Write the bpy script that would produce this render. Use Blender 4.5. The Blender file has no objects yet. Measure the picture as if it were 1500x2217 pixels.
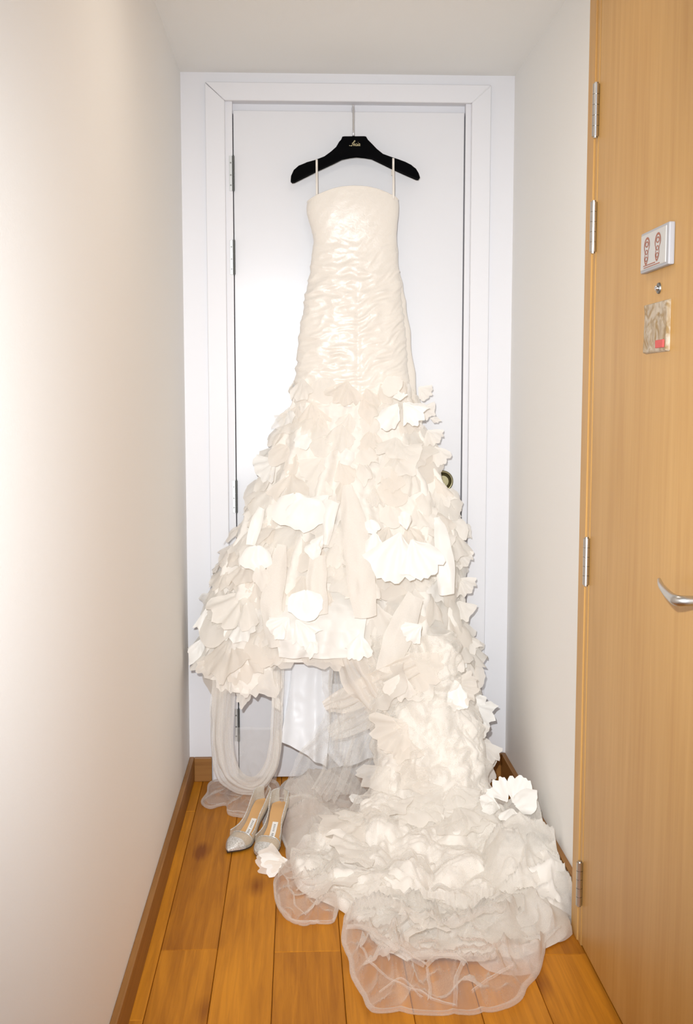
import bpy, bmesh, math, random
import numpy as np
from mathutils import Matrix, Vector

PI = math.pi
rng = random.Random(7)
SC = bpy.context.scene
COL = SC.collection

# ------------------------------------------------------------------ camera
FPX, PITCH, YAW = 2442.2, 0.0996, 0.0427
CAM = np.array([-0.1734, -3.8945, 1.3415])
cd = bpy.data.cameras.new('camera')
cd.sensor_fit = 'HORIZONTAL'
cd.sensor_width = 24.0
cd.lens = FPX / 1500.0 * 24.0
cd.clip_start = 0.05
cam = bpy.data.objects.new('camera', cd)
cam.location = CAM
cam.rotation_euler = (PI / 2 - PITCH, 0, -YAW)
COL.objects.link(cam)
SC.camera = cam

# ------------------------------------------------------------------ world, lights, exposure
SC.view_settings.view_transform = 'Standard'
SC.view_settings.look = 'None'
SC.view_settings.gamma = 1.0
SC.view_settings.use_curve_mapping = False
SC.view_settings.exposure = 0.10
SC.cycles.transparent_max_bounces = 40
SC.cycles.max_bounces = 10
SC.cycles.diffuse_bounces = 6
SC.cycles.transmission_bounces = 8

wd = bpy.data.worlds.new('daylight')
SC.world = wd
wd.use_nodes = True
wd.node_tree.nodes['Background'].inputs[0].default_value = (0.71, 0.82, 1.0, 1)
wd.node_tree.nodes['Background'].inputs[1].default_value = 1.35

fl = bpy.data.lights.new('camera_flash', 'SPOT')          # the on-camera flash, beside the lens
fl.energy = 335
fl.color = (0.955, 0.98, 1.0)
fl.spot_size = math.radians(66)
fl.spot_blend = 1.0
fl.shadow_soft_size = 0.02
flo = bpy.data.objects.new('camera_flash', fl)
flo.location = (-0.26, -3.88, 1.49)
flo.rotation_euler = (PI / 2 - 0.155, 0, -0.085)
COL.objects.link(flo)

cl = bpy.data.lights.new('ceiling_lamp', 'AREA')          # round ceiling lamp of the passage
cl.shape = 'DISK'
cl.size = 0.30
cl.energy = 2.5
cl.color = (1.0, 0.93, 0.82)
clo = bpy.data.objects.new('ceiling_lamp', cl)
clo.location = (0.0, -1.55, 2.40)
COL.objects.link(clo)

# ------------------------------------------------------------------ helpers
_F = np.array([math.sin(YAW) * math.cos(PITCH), math.cos(YAW) * math.cos(PITCH), -math.sin(PITCH)])
_R = np.array([math.cos(YAW), -math.sin(YAW), 0.0])
_U = np.cross(_R, _F)


def _ray(u, v):
    u = np.asarray(u, float)[..., None]
    v = np.asarray(v, float)[..., None]
    return _F + _R * (u - 750) / FPX - _U * (v - 1108.5) / FPX


def at_y(u, v, Y):                      # the world point of photo pixel (u, v) on the plane y = Y
    d = _ray(u, v)
    return CAM + d * ((np.asarray(Y, float) - CAM[1])[..., None] / d[..., 1:2])


def at_z(u, v, Z=0.0):
    d = _ray(u, v)
    return CAM + d * ((np.asarray(Z, float) - CAM[2])[..., None] / d[..., 2:3])


def at_x(u, v, X):
    d = _ray(u, v)
    return CAM + d * ((np.asarray(X, float) - CAM[0])[..., None] / d[..., 0:1])


def _hash(ix, iy, iz, s):
    h = (ix * 374761393 + iy * 668265263 + iz * 2147483647 + s * 1274126177) & 0xffffffff
    h = ((h ^ (h >> 13)) * 1274126177) & 0xffffffff
    h = ((h ^ (h >> 16)) * 2246822519) & 0xffffffff
    return h ^ (h >> 15)


_G = np.array([[1, 1, 0], [-1, 1, 0], [1, -1, 0], [-1, -1, 0], [1, 0, 1], [-1, 0, 1], [1, 0, -1], [-1, 0, -1],
               [0, 1, 1], [0, -1, 1], [0, 1, -1], [0, -1, -1]], float)


def noise(P, s=0):                      # gradient noise, about -1..1
    P = np.asarray(P, float)
    i = np.floor(P).astype(np.int64)
    f = P - i
    w = f * f * f * (f * (f * 6 - 15) + 10)
    out = 0
    for a in (0, 1):
        for b in (0, 1):
            for c in (0, 1):
                g = _G[_hash(i[..., 0] + a, i[..., 1] + b, i[..., 2] + c, s) % 12]
                d = f - np.array([a, b, c])
                k = (w[..., 0] if a else 1 - w[..., 0]) * (w[..., 1] if b else 1 - w[..., 1]) * (w[..., 2] if c else 1 - w[..., 2])
                out = out + k * (g * d).sum(-1)
    return out * 1.3


def interp(x, xs, ys):
    return np.interp(x, xs, ys)


def smooth_interp(x, xs, ys):           # cubic (Catmull-Rom) through the points
    x = np.asarray(x, float)
    xs = np.asarray(xs, float)
    ys = np.asarray(ys, float)
    m = np.gradient(ys, xs)
    k = np.clip(np.searchsorted(xs, x) - 1, 0, len(xs) - 2)
    h = xs[k + 1] - xs[k]
    t = np.clip((x - xs[k]) / h, 0, 1)
    return ((2 * t ** 3 - 3 * t ** 2 + 1) * ys[k] + (t ** 3 - 2 * t ** 2 + t) * h * m[k]
            + (-2 * t ** 3 + 3 * t ** 2) * ys[k + 1] + (t ** 3 - t ** 2) * h * m[k + 1])


def link(name, me, mat=None, parent=None, **props):
    o = bpy.data.objects.new(name, me)
    COL.objects.link(o)
    if mat is not None and me is not None and not me.materials:
        me.materials.append(mat)
    if parent is not None:
        attach(o, parent)
    for k, v in props.items():
        o[k] = v
    return o


_ABS = {}


def attach(o, parent):
    o.parent = parent
    o.matrix_parent_inverse = Matrix.Translation(-_ABS.get(parent.name, Vector((0, 0, 0))))


def empty(name, loc, **props):
    o = bpy.data.objects.new(name, None)
    o.empty_display_size = 0.1
    o.location = loc
    COL.objects.link(o)
    _ABS[o.name] = Vector(loc)
    for k, v in props.items():
        o[k] = v
    return o


def grid_mesh(name, V, closed=False, smooth=True):
    V = np.asarray(V, float)
    n, m = V.shape[:2]
    idx = np.arange(n * m).reshape(n, m)
    if closed:
        idx = np.concatenate([idx, idx[:, :1]], 1)
    f = np.stack([idx[:-1, :-1], idx[1:, :-1], idx[1:, 1:], idx[:-1, 1:]], -1).reshape(-1, 4)
    return raw_mesh(name, V.reshape(-1, 3), f, smooth)


def raw_mesh(name, verts, faces, smooth=True):
    me = bpy.data.meshes.new(name)
    faces = np.asarray(faces)
    nf, k = faces.shape
    me.vertices.add(len(verts))
    me.vertices.foreach_set('co', np.asarray(verts, np.float32).ravel())
    me.loops.add(nf * k)
    me.loops.foreach_set('vertex_index', faces.astype(np.int32).ravel())
    me.polygons.add(nf)
    me.polygons.foreach_set('loop_start', np.arange(0, nf * k, k, dtype=np.int32))
    me.polygons.foreach_set('loop_total', np.full(nf, k, np.int32))
    me.update(calc_edges=True)
    me.polygons.foreach_set('use_smooth', np.full(nf, smooth, bool))
    me.validate()
    return me


def normals_of(V, closed=False):
    if closed:
        W = np.concatenate([V[:, -1:], V, V[:, :1]], 1)
        du = np.gradient(V, axis=0)
        dv = (W[:, 2:] - W[:, :-2]) / 2
    else:
        du = np.gradient(V, axis=0)
        dv = np.gradient(V, axis=1)
    n = np.cross(du, dv)
    return n / (np.linalg.norm(n, axis=-1, keepdims=True) + 1e-9)


def bm_mesh(name, bm, smooth=False):
    bmesh.ops.recalc_face_normals(bm, faces=bm.faces)
    me = bpy.data.meshes.new(name)
    bm.to_mesh(me)
    bm.free()
    if smooth:
        me.polygons.foreach_set('use_smooth', [True] * len(me.polygons))
    return me


def add_box(bm, lo, hi, bevel=0.0, seg=1):
    r = bmesh.ops.create_cube(bm, size=1.0)
    vs = r['verts']
    for v in vs:
        v.co = Vector([lo[i] + (v.co[i] + 0.5) * (hi[i] - lo[i]) for i in range(3)])
    if bevel > 0:
        es = list({e for v in vs for e in v.link_edges})
        bmesh.ops.bevel(bm, geom=es, offset=bevel, segments=seg, affect='EDGES', profile=0.6)


def box_mesh(name, lo, hi, bevel=0.0, seg=1):
    bm = bmesh.new()
    add_box(bm, lo, hi, bevel, seg)
    return bm_mesh(name, bm)


def add_cyl(bm, p0, p1, r0, r1=None, seg=20, caps=True):
    r1 = r0 if r1 is None else r1
    p0 = Vector(p0)
    p1 = Vector(p1)
    d = (p1 - p0)
    q = Vector((0, 0, 1)).rotation_difference(d.normalized())
    M = Matrix.Translation((p0 + p1) / 2) @ q.to_matrix().to_4x4()
    bmesh.ops.create_cone(bm, cap_ends=caps, segments=seg, radius1=r0, radius2=r1, depth=d.length, matrix=M)


def tube_verts(path, radii, seg=12, flat=1.0):
    path = np.asarray(path, float)
    n = len(path)
    radii = np.broadcast_to(np.asarray(radii, float), (n,))
    T = np.gradient(path, axis=0)
    T /= np.linalg.norm(T, axis=1, keepdims=True) + 1e-9
    up = np.array([0.0, 0.0, 1.0]) if abs(T[0][2]) < 0.9 else np.array([0.0, 1.0, 0.0])
    N = np.zeros_like(path)
    nrm = np.cross(T[0], up)
    nrm /= np.linalg.norm(nrm)
    for k in range(n):
        nrm = nrm - T[k] * (nrm @ T[k])
        nrm /= np.linalg.norm(nrm) + 1e-9
        N[k] = nrm
    B = np.cross(T, N)
    a = np.linspace(0, 2 * PI, seg, endpoint=False)
    return path[:, None] + radii[:, None, None] * (np.cos(a)[None, :, None] * N[:, None] + flat * np.sin(a)[None, :, None] * B[:, None])


def tube_mesh(name, path, radii, seg=12, flat=1.0, caps=True):
    V = tube_verts(path, radii, seg, flat)
    me = grid_mesh(name, V, closed=True)
    if caps:
        bm = bmesh.new()
        bm.from_mesh(me)
        bm.verts.ensure_lookup_table()
        n = len(path)
        bm.faces.new([bm.verts[i] for i in range(seg)])
        bm.faces.new([bm.verts[(n - 1) * seg + i] for i in range(seg)])
        bmesh.ops.recalc_face_normals(bm, faces=bm.faces)
        bm.to_mesh(me)
        bm.free()
        me.polygons.foreach_set('use_smooth', [True] * len(me.polygons))
    return me


def catmull(pts, n):
    pts = np.asarray(pts, float)
    t = np.linspace(0, len(pts) - 1, n)
    return np.stack([smooth_interp(t, np.arange(len(pts)), pts[:, k]) for k in range(pts.shape[1])], 1)


# ------------------------------------------------------------------ materials
def new_mat(name):
    m = bpy.data.materials.new(name)
    m.use_nodes = True
    nt = m.node_tree
    b = nt.nodes['Principled BSDF']
    return m, nt, b


def N(nt, kind, **kw):
    n = nt.nodes.new(kind)
    for k, v in kw.items():
        if k in n.inputs:
            n.inputs[k].default_value = v
        else:
            setattr(n, k, v)
    return n


def simple(name, col, rough=0.5, metal=0.0, bump=0.0, scale=200.0, spec=0.5, coat=0.0):
    m, nt, b = new_mat(name)
    b.inputs['Base Color'].default_value = (*col, 1)
    b.inputs['Roughness'].default_value = rough
    b.inputs['Metallic'].default_value = metal
    b.inputs['Specular IOR Level'].default_value = spec
    b.inputs['Coat Weight'].default_value = coat
    if bump:
        tc = N(nt, 'ShaderNodeTexCoord')
        nz = N(nt, 'ShaderNodeTexNoise', Scale=scale, Detail=3.0)
        nt.links.new(tc.outputs['Object'], nz.inputs['Vector'])
        bp = N(nt, 'ShaderNodeBump', Strength=bump, Distance=0.002)
        nt.links.new(nz.outputs['Fac'], bp.inputs['Height'])
        nt.links.new(bp.outputs['Normal'], b.inputs['Normal'])
    return m


def wood(name, c0, c1, axis, rough=0.45, fine=60.0, knots=0.0, per_object=0.0, spec=0.4):
    """grain stretched along axis (0 x, 1 y, 2 z)"""
    m, nt, b = new_mat(name)
    L = nt.links.new
    tc = N(nt, 'ShaderNodeTexCoord')
    oi = N(nt, 'ShaderNodeObjectInfo')
    off = N(nt, 'ShaderNodeVectorMath', operation='SCALE')
    cmb = N(nt, 'ShaderNodeCombineXYZ')
    for k in range(3):
        L(oi.outputs['Random'], cmb.inputs[k])
    L(cmb.outputs[0], off.inputs[0])
    off.inputs['Scale'].default_value = 37.0 if per_object else 0.0
    add = N(nt, 'ShaderNodeVectorMath', operation='ADD')
    L(tc.outputs['Object'], add.inputs[0])
    L(off.outputs[0], add.inputs[1])
    warp = N(nt, 'ShaderNodeTexNoise', Scale=3.0, Detail=2.0)
    L(add.outputs[0], warp.inputs['Vector'])
    mp = N(nt, 'ShaderNodeMapping')
    s = [fine, fine, fine]
    s[axis] = fine * 0.045
    mp.inputs['Scale'].default_value = s
    L(add.outputs[0], mp.inputs['Vector'])
    n1 = N(nt, 'ShaderNodeTexNoise', Scale=1.0, Detail=6.0, Roughness=0.62, Distortion=0.6)
    L(mp.outputs[0], n1.inputs['Vector'])
    mp2 = N(nt, 'ShaderNodeMapping')
    s2 = [9.0, 9.0, 9.0]
    s2[axis] = 0.9
    mp2.inputs['Scale'].default_value = s2
    L(add.outputs[0], mp2.inputs['Vector'])
    n2 = N(nt, 'ShaderNodeTexNoise', Scale=1.0, Detail=3.0, Distortion=1.2)
    L(mp2.outputs[0], n2.inputs['Vector'])
    mx = N(nt, 'ShaderNodeMath', operation='MULTIPLY_ADD')
    L(n1.outputs['Fac'], mx.inputs[0])
    mx.inputs[1].default_value = 0.55
    m2 = N(nt, 'ShaderNodeMath', operation='MULTIPLY')
    L(n2.outputs['Fac'], m2.inputs[0])
    m2.inputs[1].default_value = 0.5
    L(m2.outputs[0], mx.inputs[2])
    last = mx.outputs[0]
    if knots:
        mp3 = N(nt, 'ShaderNodeMapping')
        s3 = [7.0, 7.0, 0.01]
        s3[axis] = 2.6
        mp3.inputs['Scale'].default_value = s3
        L(add.outputs[0], mp3.inputs['Vector'])
        vo = N(nt, 'ShaderNodeTexVoronoi', Scale=1.0)
        L(mp3.outputs[0], vo.inputs['Vector'])
        rp = N(nt, 'ShaderNodeMapRange')
        rp.inputs['From Min'].default_value = 0.02
        rp.inputs['From Max'].default_value = 0.22
        rp.inputs['To Min'].default_value = -knots
        rp.inputs['To Max'].default_value = 0.0
        L(vo.outputs['Distance'], rp.inputs['Value'])
        ad = N(nt, 'ShaderNodeMath', operation='ADD')
        L(last, ad.inputs[0])
        L(rp.outputs[0], ad.inputs[1])
        last = ad.outputs[0]
    if per_object:
        po = N(nt, 'ShaderNodeMath', operation='MULTIPLY_ADD')
        L(oi.outputs['Random'], po.inputs[0])
        po.inputs[1].default_value = per_object
        L(last, po.inputs[2])
        last = po.outputs[0]
    cr = N(nt, 'ShaderNodeValToRGB')
    cr.color_ramp.elements[0].position = 0.28
    cr.color_ramp.elements[0].color = (*c0, 1)
    cr.color_ramp.elements[1].position = 0.78
    cr.color_ramp.elements[1].color = (*c1, 1)
    L(last, cr.inputs['Fac'])
    L(cr.outputs['Color'], b.inputs['Base Color'])
    b.inputs['Roughness'].default_value = rough
    b.inputs['Specular IOR Level'].default_value = spec
    bp = N(nt, 'ShaderNodeBump', Strength=0.12, Distance=0.001)
    L(n1.outputs['Fac'], bp.inputs['Height'])
    L(bp.outputs['Normal'], b.inputs['Normal'])
    return m


def cloth(name, col, rough=0.6, sheen=0.2, translucent=0.3, alpha=1.0, edge=1.0, weave=0.0, spec=0.3, bump_scale=140.0, bump=0.0):
    """woven fabric; alpha < 1 is an open net, denser where it is seen edge on"""
    m, nt, b = new_mat(name)
    L = nt.links.new
    b.inputs['Base Color'].default_value = (*col, 1)
    b.inputs['Roughness'].default_value = rough
    b.inputs['Sheen Weight'].default_value = sheen
    b.inputs['Specular IOR Level'].default_value = spec
    out = nt.nodes['Material Output']
    tr = N(nt, 'ShaderNodeBsdfTranslucent')
    tr.inputs['Color'].default_value = (*col, 1)
    mix = N(nt, 'ShaderNodeMixShader')
    mix.inputs[0].default_value = translucent
    L(b.outputs[0], mix.inputs[1])
    L(tr.outputs[0], mix.inputs[2])
    last = mix.outputs[0]
    tc = N(nt, 'ShaderNodeTexCoord')
    if bump:
        nz = N(nt, 'ShaderNodeTexNoise', Scale=bump_scale, Detail=4.0, Distortion=0.8)
        L(tc.outputs['Object'], nz.inputs['Vector'])
        bp = N(nt, 'ShaderNodeBump', Strength=bump, Distance=0.004)
        L(nz.outputs['Fac'], bp.inputs['Height'])
        L(bp.outputs['Normal'], b.inputs['Normal'])
        L(bp.outputs['Normal'], tr.inputs['Normal'])
    if alpha < 1.0:
        tp = N(nt, 'ShaderNodeBsdfTransparent')
        lw = N(nt, 'ShaderNodeLayerWeight', Blend=0.35)
        mr = N(nt, 'ShaderNodeMapRange')
        mr.inputs['To Min'].default_value = alpha
        mr.inputs['To Max'].default_value = edge
        L(lw.outputs['Facing'], mr.inputs['Value'])
        val = mr.outputs[0]
        if weave:
            wn = N(nt, 'ShaderNodeTexNoise', Scale=420.0, Detail=2.0)
            L(tc.outputs['Object'], wn.inputs['Vector'])
            wm = N(nt, 'ShaderNodeMath', operation='MULTIPLY_ADD')
            L(wn.outputs['Fac'], wm.inputs[0])
            wm.inputs[1].default_value = weave
            wm.inputs[2].default_value = 1.0 - weave * 0.5
            mm = N(nt, 'ShaderNodeMath', operation='MULTIPLY')
            L(val, mm.inputs[0])
            L(wm.outputs[0], mm.inputs[1])
            val = mm.outputs[0]
        mx2 = N(nt, 'ShaderNodeMixShader')
        L(val, mx2.inputs[0])
        L(tp.outputs[0], mx2.inputs[1])
        L(last, mx2.inputs[2])
        last = mx2.outputs[0]
    L(last, out.inputs['Surface'])
    return m


M_WALL = simple('wall_paint', (0.885, 0.875, 0.85), 0.75, bump=0.12, scale=260)
M_CEIL = simple('ceiling_paint', (0.86, 0.855, 0.83), 0.8, bump=0.1, scale=260)
M_WHITE = simple('white_lacquer', (0.775, 0.77, 0.79), 0.45, bump=0.03, scale=90)
M_DOORW = simple('white_door_lacquer', (0.755, 0.755, 0.775), 0.27, bump=0.03, scale=60)
M_DARK = simple('dark_gap', (0.02, 0.02, 0.022), 0.9)
M_PLANK = wood('oak_plank', (0.24, 0.070, 0.004), (0.68, 0.275, 0.018), 1, rough=0.5, fine=75, spec=0.16, knots=0.30, per_object=0.18)
M_SUB = simple('plank_underlay', (0.07, 0.03, 0.01), 0.9)
M_BASE = wood('baseboard_oak', (0.20, 0.08, 0.016), (0.40, 0.19, 0.05), 1, spec=0.2, rough=0.45, fine=70)
M_BASEX = wood('baseboard_oak_cross', (0.20, 0.08, 0.016), (0.40, 0.19, 0.05), 0, rough=0.45, fine=70)
M_DOORO = wood('honey_veneer', (0.46, 0.235, 0.058), (0.62, 0.37, 0.125), 2, rough=0.42, fine=42)
M_STEEL = simple('brushed_steel', (0.56, 0.55, 0.53), 0.30, 1.0, bump=0.05, scale=300)
M_PLATE = simple('plated_hinge', (0.60, 0.61, 0.60), 0.35, 0.3)
M_KNUCKLE = simple('dark_knuckle', (0.10, 0.105, 0.10), 0.4, 0.35)
M_STEELD = simple('dull_steel', (0.22, 0.22, 0.21), 0.42, 0.9)
M_CHROME = simple('chrome', (0.72, 0.73, 0.75), 0.08, 1.0)
M_BRASS = simple('dull_brass', (0.27, 0.24, 0.14), 0.35, 0.9)
M_BLACK = simple('black_velvet', (0.0025, 0.0025, 0.003), 0.95, spec=0.05)
M_GOLD = simple('gold_print', (0.80, 0.70, 0.42), 0.35, 0.4)
M_SATIN = cloth('ivory_satin', (0.85, 0.79, 0.71), rough=0.36, sheen=0.2, translucent=0.06, spec=0.62, bump=0.22, bump_scale=85)
M_SATINW = cloth('white_satin', (0.94, 0.915, 0.87), rough=0.45, sheen=0.2, translucent=0.15, spec=0.35, bump=0.06, bump_scale=60)
M_LINING = cloth('lining_satin', (0.90, 0.91, 0.93), rough=0.38, sheen=0.1, translucent=0.10, spec=0.4)
M_ORG = cloth('ivory_organza', (0.95, 0.905, 0.84), rough=0.8, sheen=0.3, translucent=0.25, alpha=0.86, edge=0.95, weave=0.15)
M_ORG2 = cloth('cream_organza', (0.95, 0.89, 0.815), rough=0.8, sheen=0.3, translucent=0.28, alpha=0.72, edge=0.9, weave=0.2)
M_NETD = cloth('dense_tulle', (0.97, 0.92, 0.85), rough=0.9, sheen=0.4, translucent=0.15, bump=0.12, bump_scale=45)
M_NET = cloth('sheer_tulle', (0.98, 0.955, 0.91), rough=0.9, sheen=0.2, translucent=0.35, alpha=0.16, edge=0.85, weave=0.6)
M_NET2 = cloth('layered_tulle', (0.98, 0.945, 0.89), rough=0.9, sheen=0.2, translucent=0.30, alpha=0.46, edge=0.95, weave=0.4)

# ------------------------------------------------------------------ the passage
XL, XR, ZC, YB = -0.56, 0.56, 2.4237, -4.35
LZ = 2.304                                # top of the white door leaf


def struct(name, me, mat, parent=None):
    o = link(name, me, mat, parent)
    if parent is None:
        o['kind'] = 'structure'
    return o


struct('wall_left', box_mesh('wall_left', (XL - 0.1, YB, -0.02), (XL, 0.12, ZC)), M_WALL)
struct('wall_right', box_mesh('wall_right', (XR, YB, -0.02), (XR + 0.1, 0.12, ZC)), M_WALL)
struct('ceiling', box_mesh('ceiling', (XL - 0.1, YB, ZC), (XR + 0.1, 0.12, ZC + 0.1)), M_CEIL)
# back wall: white panel around the door opening (two cheeks and a head), closed behind
bm = bmesh.new()
add_box(bm, (XL, 0.0, 0), (-0.45, 0.10, ZC))
add_box(bm, (0.45, 0.0, 0), (XR, 0.10, ZC))
add_box(bm, (-0.45, 0.0, 2.36), (0.45, 0.10, ZC))
struct('wall_back', bm_mesh('wall_back', bm), M_WHITE)

# floor with its planks
floor = struct('floor', box_mesh('floor', (XL - 0.1, YB, -0.06), (XR + 0.1, 0.12, -0.012)), M_SUB)
seams = [XL, -0.515, -0.376, -0.2375, -0.0745, 0.0745, 0.2235, 0.3725, 0.5215, XR]
joints = {0: [-0.3, -1.55, -2.8], 1: [-1.238, -2.5], 2: [-0.02, -1.9, -3.2], 3: [-1.259, -2.5], 4: [-0.55, -1.80, -3.1],
          5: [-1.25, -2.5], 6: [-0.6, -1.9, -3.2], 7: [-1.3, -2.55], 8: [-0.4, -1.7, -3.0]}
for k in range(len(seams) - 1):
    ends = [0.10] + joints[k] + [YB]
    for a, b_ in zip(ends[:-1], ends[1:]):
        if a - b_ < 0.05:
            continue
        x0, x1 = seams[k], seams[k + 1]
        me = box_mesh('plank', (x0 + 0.0006, b_ + 0.0006, -0.014), (x1 - 0.0006, a - 0.0006, 0.0), 0.0016)
        link('plank', me, M_PLANK, floor)

# baseboards
H, T = 0.0867, 0.016


def baseboard(name, lo, hi, mat):
    return struct(name, box_mesh(name, lo, hi, 0.003, 2), mat)


baseboard('baseboard_left', (XL, YB, 0), (XL + T, 0.0, H), M_BASE)
baseboard('baseboard_right', (XR - T, -1.170, 0), (XR, 0.0, H), M_BASE)
bl = baseboard('baseboard_back', (XL + T, -T, 0), (-0.482, 0.0, H), M_BASEX)
link('end_board', box_mesh('end_board', (0.482, -T, 0), (XR - T, 0.0, H), 0.003, 2), M_BASEX, bl)

# door casing of the white door: three mitred boards
A0, A1, AZ0, AZ1, AF = 0.413, 0.478, 2.330, 2.389, -0.018


def prism(name, pts, y0, y1, bev=0.002):
    bm = bmesh.new()
    f = [bm.verts.new((x, y0, z)) for x, z in pts]
    g = [bm.verts.new((x, y1, z)) for x, z in pts]
    n = len(pts)
    bm.faces.new(f)
    bm.faces.new(g[::-1])
    for i in range(n):
        bm.faces.new((f[i], f[(i + 1) % n], g[(i + 1) % n], g[i]))
    if bev:
        bmesh.ops.bevel(bm, geom=list(bm.edges), offset=bev, segments=1, affect='EDGES')
    return bm_mesh(name, bm)


trim = struct('trim_1', prism('trim_1', [(-A1, 0), (-A0, 0), (-A0, AZ0 - 0.0010), (-A1, AZ1 - 0.0022)], AF, 0.0), M_WHITE)
link('casing_board', prism('casing_board', [(A0, 0), (A1, 0), (A1, AZ1), (A0, AZ0)], AF, 0.0), M_WHITE, trim)
link('casing_board', prism('casing_board', [(-A0, AZ0), (A0, AZ0), (A1, AZ1), (-A1, AZ1)], AF, 0.0), M_WHITE, trim)
# jamb: reveal faces, hinge-side and lock-side strips, recessed head stop
bm = bmesh.new()
add_box(bm, (-0.452, 0.0, 0), (-0.3895, 0.10, 2.36))
add_box(bm, (0.3955, 0.0, 0), (0.452, 0.10, 2.36))
add_box(bm, (-0.3895, 0.032, LZ - 0.006), (0.3955, 0.10, 2.36))
add_box(bm, (-0.3895, 0.0, 2.3305), (0.3955, 0.032, 2.36))
link('jamb', bm_mesh('jamb', bm), M_WHITE, trim)

# the white door
door1 = empty('door_1', (0, 0.03, 0), kind='structure', label='closed white lacquered door behind the hanging wedding dress')
link('leaf', box_mesh('leaf', (-0.3865, 0.008, 0.006), (0.3918, 0.048, LZ), 0.0015), M_DOORW, door1)
link('gap_shade_backing', box_mesh('gap_shade_backing', (-0.392, 0.050, 0.0), (0.398, 0.054, LZ + 0.002)), M_DARK, door1)  # near-black sheet behind the leaf, standing in for shade in its gaps


def hinge(parent, p, length, axis_r, plate=None, dark=False):
    """barrel hinge standing at p (its middle)"""
    bm = bmesh.new()
    n = 5
    for i in range(n):
        z0 = p[2] - length / 2 + length / n * i
        add_cyl(bm, (p[0], p[1], z0 + 0.0005), (p[0], p[1], z0 + length / n - 0.0005), axis_r, seg=14)
    add_cyl(bm, (p[0], p[1], p[2] - length / 2 - 0.003), (p[0], p[1], p[2] + length / 2 + 0.003), axis_r * 0.62, seg=12)
    h = link('hinge', bm_mesh('hinge', bm, False), M_KNUCKLE if dark else M_STEEL, parent)
    if plate:
        bm = bmesh.new()
        add_box(bm, *plate, bevel=0.0006)
        pl = link('plate', bm_mesh('plate', bm), M_PLATE, h)
        _ = pl
        for dz in (-0.34, -0.05, 0.30):
            bm = bmesh.new()
            cx_ = (plate[0][0] + plate[1][0]) / 2
            add_cyl(bm, (cx_, plate[0][1] - 0.0012, p[2] + dz * length), (cx_, plate[0][1] + 0.001, p[2] + dz * length), 0.0028, seg=10)
            link('screw', bm_mesh('screw', bm), M_STEELD, h)
    return h


for zc, ln in ((2.096, 0.115), (1.819, 0.115), (1.007, 0.112), (0.199, 0.117)):
    hinge(door1, (-0.3872, -0.0012, zc), ln, 0.0042, ((-0.4010, -0.0022, zc - ln / 2), (-0.3905, 0.001, zc + ln / 2)), dark=True)
# its round lock rose, half behind the skirt
rc = at_y(958, 1042, 0.0)
bm = bmesh.new()
Vr = []
prof = [(0.0375, 0.008), (0.0375, 0.001), (0.035, -0.002), (0.031, -0.002), (0.029, 0.001), (0.0285, 0.0065), (0.0, 0.0065)]
ang = np.linspace(0, 2 * PI, 40, endpoint=False)
Vr = np.array([[(rc[0] + r * math.cos(a), y, rc[2] + r * math.sin(a)) for a in ang] for r, y in prof])
bm.free()
rose = link('lock_rose', grid_mesh('lock_rose', Vr, closed=True), M_BRASS, door1)
bm = bmesh.new()
add_cyl(bm, (rc[0], 0.0075, rc[2]), (rc[0], -0.006, rc[2]), 0.022, 0.020, seg=28)
add_cyl(bm, (rc[0], -0.006, rc[2]), (rc[0], -0.022, rc[2]), 0.010, 0.012, seg=20)
link('turn_knob', bm_mesh('turn_knob', bm), M_BRASS, rose)

# the wooden door in the right wall
XD = 0.518
door2 = empty('door_2', (XD, -1.70, 0), kind='structure', label='closed honey wood door with lever handle in the right wall')
link('leaf', box_mesh('leaf', (XD, -2.16, 0.006), (XD + 0.04, -1.2625, 2.40), 0.0015), M_DOORO, door2)
link('jamb', box_mesh('jamb', (XD - 0.001, -1.2595, 0.0), (XR, -1.234, ZC), 0.0012), M_DOORO, door2)
link('casing', box_mesh('casing', (XD - 0.004, -1.2335, 0.0), (XR, -1.172, ZC), 0.0025), M_DOORO, door2)
for zc, ln in ((2.000, 0.118), (1.738, 0.114), (0.957, 0.112), (0.160, 0.110)):
    hinge(door2, (XD - 0.0075, -1.2595, zc), ln, 0.0078)
# peephole
pp = at_x(1427, 624, XD)
bm = bmesh.new()
add_cyl(bm, (XD + 0.002, pp[1], pp[2]), (XD - 0.003, pp[1], pp[2]), 0.0115, 0.010, seg=24)
peep = link('peephole', bm_mesh('peephole', bm), M_STEELD, door2)
bm = bmesh.new()
bmesh.ops.create_uvsphere(bm, u_segments=16, v_segments=10, radius=0.0055, matrix=Matrix.Translation((XD - 0.004, pp[1], pp[2])))
link('lens', bm_mesh('lens', bm, True), M_CHROME, peep)
# lever
hp = [at_x(1427, 1255, 0.492), at_x(1430, 1266, 0.478), at_x(1440, 1280, 0.468), at_x(1453, 1293, 0.464), at_x(1464, 1300, 0.464)]
path = catmull(hp, 16)
neck0 = path[-1]
neck = np.array([neck0, neck0 + [0.005, -0.008, 0.0005], neck0 + [0.018, -0.012, 0.001], neck0 + [0.056, -0.012, 0.001]])
full = np.concatenate([path, catmull(neck, 10)[1:]])
rad = np.concatenate([np.linspace(0.0035, 0.0098, 16), np.linspace(0.0098, 0.0082, 9)])
lev = link('lever_handle', tube_mesh('lever_handle', full, rad, 16), M_STEEL, door2)
bm = bmesh.new()
e = full[-1]
add_cyl(bm, (XD, e[1], e[2]), (XD - 0.008, e[1], e[2]), 0.026, 0.025, seg=32)
link('rose', bm_mesh('rose', bm), M_STEEL, lev)


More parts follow.
